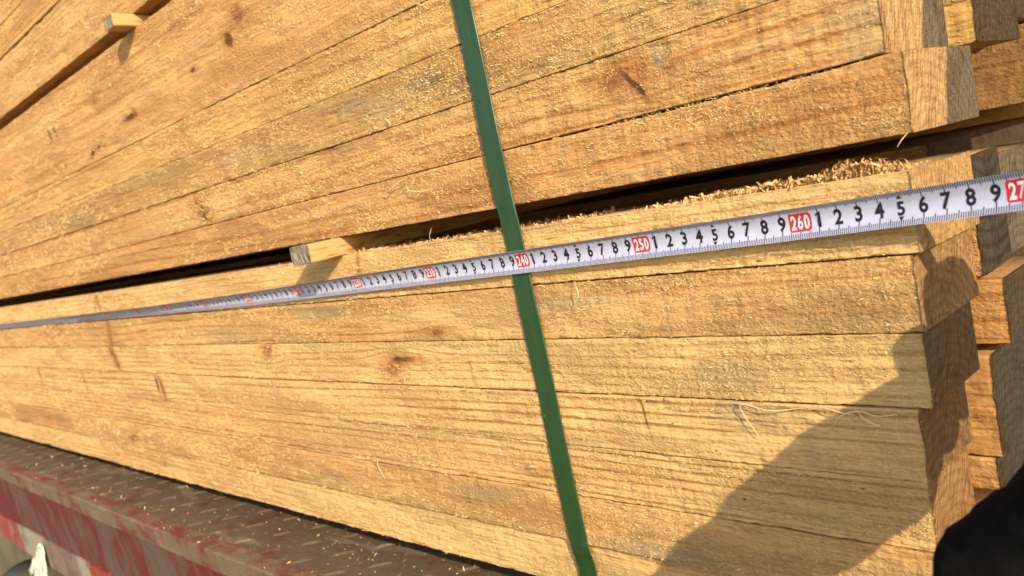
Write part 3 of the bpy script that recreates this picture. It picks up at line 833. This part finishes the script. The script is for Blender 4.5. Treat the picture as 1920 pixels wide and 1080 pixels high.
cuff = pt((2.731, -0.120, -0.0855), 0.024, wr)
blob = pt((2.7140, -0.1165, -0.1080), 0.0275, cuff)
fo = pt((2.717, -0.130, -0.152), 0.030, blob)
fo2 = pt((2.702, -0.145, -0.270), 0.042, fo)
el = pt((2.735, -0.205, -0.335), 0.048, fo2)
up1 = pt((2.84, -0.33, -0.31), 0.054, el)
up2 = pt((2.96, -0.45, -0.22), 0.062, up1)
sh = pt((3.05, -0.55, -0.14), 0.080, up2)
for (dx, dz, L, cr) in ((0.016, 0.030, 1.0, 0), (0.006, 0.034, 1.05, 0), (-0.005, 0.034, 1.0, 0), (-0.016, 0.029, 0.85, 0)):
    a = pt((2.806 + dx, -0.062, 0.004 + HZ + dz * 0.6), 0.0095, palm)
    b = pt((2.804 + dx * 1.1, -0.060, 0.036 + HZ + dz * 0.55 * L), 0.0088, a)
    c_ = pt((2.802 + dx * 1.1, -0.034, 0.044 + HZ + dz * 0.55 * L), 0.0080, b)
    d_ = pt((2.800 + dx * 1.1, -0.008, 0.038 + HZ + dz * 0.5 * L), 0.0070, c_)
th1 = pt((2.784, -0.072, -0.006 + HZ), 0.011, heel)
th2 = pt((2.768, -0.064, 0.010 + HZ), 0.0095, th1)
th3 = pt((2.766, -0.056, 0.026 + HZ), 0.0080, th2)
n = NT('black_sleeve_cloth'); P = n.coords()
fold = n.noise(P, (26, 60, 26), 2.0)
c = n.mix(n.noise(P, (200, 200, 200), 3.0), (0.003, 0.0027, 0.0024), (0.008, 0.0074, 0.0066))
n.bump(n.math('ADD', fold, n.math('MULTIPLY', n.noise(P, (900, 900, 900), 2.0), 0.05)), 0.006, 0.8)
BLACK = n.finish(c, 0.95, 0.05)
vv, ff = skin_mesh('arm', pts, edg, rad, fo, 3)
va = np.array(vv)
me_ = bpy.data.meshes.new('tmp'); me_.from_pydata(vv, [], ff); me_.update()
nn_ = np.array([v.normal[:] for v in me_.vertices])
fold_ = vn(va[:, 2] * 70 + va[:, 0] * 60, va[:, 1] * 40, 91) + 0.5 * vn(va[:, 2] * 150 + va[:, 0] * 90, va[:, 1] * 110, 92)
soft = np.clip((2.80 - va[:, 0]) / 0.03, 0, 1)[:, None]     # creases in the sleeve, not on the hand
vv = (va + nn_ * (fold_ * 0.0036)[:, None] * soft).tolist()
bpy.data.meshes.remove(me_)
o = mesh_obj('person', vv, ff, [BLACK], loc=(2.70, -0.108, -0.185), smooth=True)
tag(o, 'person in black, only a gloved dark sleeve reaching in at lower right', 'person')
# knitted ribs of the cuff
V = []; F = []
a0 = Vector((2.759, -0.109, -0.069)); a1 = Vector((2.736, -0.118, -0.0825))
ax = (a1 - a0).normalized(); s1 = ax.orthogonal().normalized(); s2 = ax.cross(s1)
K = 96; Ln = 24
for i in range(Ln):
    f = i / (Ln - 1)
    cc = a0.lerp(a1, f)
    rr = 0.0262 - 0.003 * f + 0.0013 * math.sin(f * 26)
    for k in range(K):
        an = 2 * math.pi * k / K
        V.append(tuple(cc + (s1 * math.cos(an) + s2 * math.sin(an)) * rr))
for i in range(Ln - 1):
    for k in range(K):
        F.append((i * K + k, i * K + (k + 1) % K, (i + 1) * K + (k + 1) % K, (i + 1) * K + k))
mesh_obj('cuff', V, F, [BLACK], parent=o, loc=(2.70, -0.108, -0.185), smooth=True)

# ------------------------------------------------------------------ sawdust and shavings
def curl_strip(pts3, wd, seed):
    """thin ribbon along a polyline"""
    rs_ = random.Random(seed)
    V = []; F = []
    for i, p in enumerate(pts3):
        p = Vector(p)
        q = Vector(pts3[min(i + 1, len(pts3) - 1)]) - Vector(pts3[max(i - 1, 0)])
        sdir = q.cross(Vector((0, 1, 0)))
        if sdir.length < 1e-9: sdir = Vector((1, 0, 0))
        sdir.normalize()
        ww = 0.75 * wd * (0.30 + 0.70 * math.sin(math.pi * i / (len(pts3) - 1)))
        V.append(tuple(p + sdir * ww * 0.5)); V.append(tuple(p - sdir * ww * 0.5))
        V.append(tuple(p - sdir * ww * 0.5 + Vector((0, 0.0003, 0)))); V.append(tuple(p + sdir * ww * 0.5 + Vector((0, 0.0003, 0))))
    for i in range(len(pts3) - 1):
        for j in range(4):
            k = (j + 1) % 4
            F.append((i * 4 + j, i * 4 + k, (i + 1) * 4 + k, (i + 1) * 4 + j))
    return V, F
n = NT('shaving_wood'); SHAVE = n.finish((0.72, 0.53, 0.28), 0.7, 0.15)
def smooth_path(ctrl, k=8):
    out = []
    P_ = [Vector(c) for c in ctrl]
    P_ = [P_[0] * 2 - P_[1]] + P_ + [P_[-1] * 2 - P_[-2]]
    for i in range(1, len(P_) - 2):
        for j in range(k):
            t = j / k
            a, b, c, d = P_[i - 1], P_[i], P_[i + 1], P_[i + 2]
            out.append(0.5 * ((2 * b) + (c - a) * t + (2 * a - 5 * b + 4 * c - d) * t * t + (3 * b - a - 3 * c + d) * t ** 3))
    out.append(P_[-2])
    return out
def shaving(label, ctrl, wd, seed):
    V, F = curl_strip(smooth_path(ctrl), wd, seed)
    o = mesh_obj('wood_shaving', V, F, [SHAVE], loc=ctrl[0], smooth=True)
    tag(o, label, 'wood shaving', 'long loose shavings on the boards')
y_ = -0.0022
shaving('long tangled pale shaving at the right end under the third board', [(2.5990, y_, -0.1035), (2.606, y_ - .003, -0.0965), (2.6155, y_ - .003, -0.0938), (2.624, y_ - .005, -0.0950), (2.634, y_ - .003, -0.0945)], 0.0011, 1)
shaving('drooping pale shaving beside the tangled one at the right end', [(2.612, y_, -0.0935), (2.619, y_ - .005, -0.0975), (2.625, y_ - .004, -0.1005), (2.6175, y_ - .002, -0.1015)], 0.0012, 2)
shaving('thin straight shaving lying on the seam left of the tangle', [(2.5870, y_, -0.0955), (2.596, y_ - .002, -0.0932), (2.606, y_ - .004, -0.0945), (2.613, y_ - .003, -0.0958)], 0.0010, 3)
shaving('bent pale shaving in the middle of the right part of the lower bundle', [(2.585, y_, -0.0945), (2.566, y_ - .003, -0.0958), (2.5495, y_ - .003, -0.0930), (2.5495, y_ - .002, -0.1000), (2.556, y_ - .001, -0.1120)], 0.0008, 4)
shaving('curved hair-thin shaving left of the strap, upper bundle', [(2.2610, y_, 0.0610), (2.272, y_ - .002, 0.0650), (2.288, y_ - .003, 0.0695), (2.296, y_ - .002, 0.0705)], 0.0009, 5)
shaving('hooked hair-thin shaving left of the strap, upper bundle', [(2.292, y_, 0.0660), (2.297, y_ - .003, 0.0620), (2.309, y_ - .003, 0.0590), (2.321, y_ - .002, 0.0590)], 0.0009, 6)
shaving('small white chip on the grey board left of the strap', [(2.284, y_, 0.1180), (2.287, y_ - .001, 0.1150), (2.290, y_ - .001, 0.1130)], 0.0022, 7)
shaving('curled shaving hanging just below the tape, right of the strap', [(2.4415, y_, -0.0185), (2.446, y_ - .004, -0.0215), (2.446, y_ - .004, -0.0270), (2.441, y_ - .003, -0.0310)], 0.0010, 8)
shaving('pale splinter on the lower bundle seam left of the strap', [(2.3620, y_, -0.1500), (2.368, y_ - .003, -0.1475), (2.376, y_ - .003, -0.1470)], 0.0013, 9)
shaving('upright pale splinter on the lower boards left of the strap', [(2.170, y_, -0.1610), (2.172, y_ - .003, -0.1670), (2.177, y_ - .002, -0.1790)], 0.0014, 10)
shaving('short hooked shaving on the sixth lower board right of the strap', [(2.500, y_, -0.1730), (2.5035, y_ - .004, -0.1690), (2.507, y_ - .003, -0.1690)], 0.0009, 11)
shaving('fine fibre standing in the dark gap left of the strap', [(2.305, -0.001, 0.0200), (2.309, -0.004, 0.0255), (2.314, -0.005, 0.0310)], 0.0007, 12)
shaving('fine fibre hanging under the upper board near its right end', [(2.6560, -0.0012, 0.0372), (2.6535, -0.003, 0.0345), (2.6510, -0.003, 0.0315)], 0.0005, 13)

# heap of sawdust on the lower bundle inside the gap: nobody could count it
rs = np.random.RandomState(11)
V = []; F = []
def flake(p, s, rs):
    a = rs.rand(3) * 6.28
    R = (Matrix.Rotation(a[0], 3, 'X') @ Matrix.Rotation(a[1], 3, 'Y') @ Matrix.Rotation(a[2], 3, 'Z'))
    b = len(V)
    l = s * (1.0 + 1.8 * rs.rand()); w_ = s * (0.35 + 0.4 * rs.rand()); k = s * (rs.rand() - 0.3)
    for q in ((-l, -w_, 0), (-l, w_, 0), (0, w_, k), (0, -w_, k), (l, w_ * 0.6, 0), (l, -w_ * 0.6, 0)):
        V.append(tuple(Vector(p) + R @ Vector(q)))
    F.append((b, b + 3, b + 2, b + 1)); F.append((b + 3, b + 5, b + 4, b + 2))
for i in range(9000):
    u = rs.rand()
    if u < 0.45: x = 2.628 + 0.017 * rs.randn(); h = 0.0062 * math.exp(-((x - 2.628) / 0.018) ** 2)
    elif u < 0.60: x = 2.588 + 0.012 * rs.randn(); h = 0.0035
    elif u < 0.70: x = 2.555 + 0.010 * rs.randn(); h = 0.0028
    else: x = 2.05 + 0.60 * rs.rand(); h = 0.0012
    if x > 2.650 or x < 1.9: continue
    if u >= 0.7 and rs.rand() > 0.45 + 0.9 * float(vn(x * 40, 0.0, 77)): continue
    yy = abs(rs.randn()) * 0.007 + 0.0012 if u < 0.45 else 0.0012 + rs.rand() ** 1.3 * 0.045
    hh = h * math.exp(-(yy / 0.012) ** 2) * rs.rand()
    flake((x, yy, 0.0206 + hh), (0.0004 + 0.0009 * rs.rand() ** 2), rs)
for i in range(70):     # curled shavings in the heap
    x = 2.628 + 0.016 * rs.randn(); yy = 0.002 + abs(rs.randn()) * 0.005
    if x > 2.648: continue
    zz = 0.0213 + 0.0060 * math.exp(-((x - 2.628) / 0.018) ** 2) * (0.4 + 0.7 * rs.rand())
    rr = 0.0012 + 0.0018 * rs.rand(); a0 = rs.rand() * 6.28; tl = rs.randn() * 0.6; wd = 0.0006 + 0.0008 * rs.rand()
    b = len(V); m = 9
    for k in range(m):
        a = a0 + k * 0.42
        c0 = Vector((x + rr * math.cos(a), yy + tl * rr * math.sin(a) , zz + rr * math.sin(a)))
        V.append(tuple(c0 + Vector((0, -wd, wd * 0.3)))); V.append(tuple(c0 + Vector((0, wd, -wd * 0.3))))
    for k in range(m - 1): F.append((b + 2 * k, b + 2 * k + 1, b + 2 * k + 3, b + 2 * k + 2))
n = NT('sawdust_flakes'); P = n.coords()
SAWD = n.finish(n.mix(n.ramp(n.noise(P, (300, 300, 300), 1.0), 0.35, 0.65), (0.62, 0.39, 0.16), (0.42, 0.23, 0.08)), 0.8, 0.15)
o = mesh_obj('sawdust_heap', V, F, [SAWD], loc=(2.62, 0.005, 0.0205), smooth=True)
tag(o, 'loose golden sawdust and curls heaped in the gap above the tape', 'sawdust', kind='stuff')
V = []; F = []
for i in range(420):
    d = 0.65 * (2.3 / 0.65) ** rs.rand(); x = 2.9 - d
    yy = DY + 0.004 + rs.rand() * 0.11
    flake((x, yy, DZ + 0.0022 + 0.001 * rs.rand()), 0.0003 + 0.0006 * rs.rand() ** 3, rs)
o = mesh_obj('deck_sawdust', V, F, [FUZZ], loc=(1.8, 0.0, DZ))
tag(o, 'pale sawdust crumbs scattered over the rusty tread plate', 'sawdust', kind='stuff')
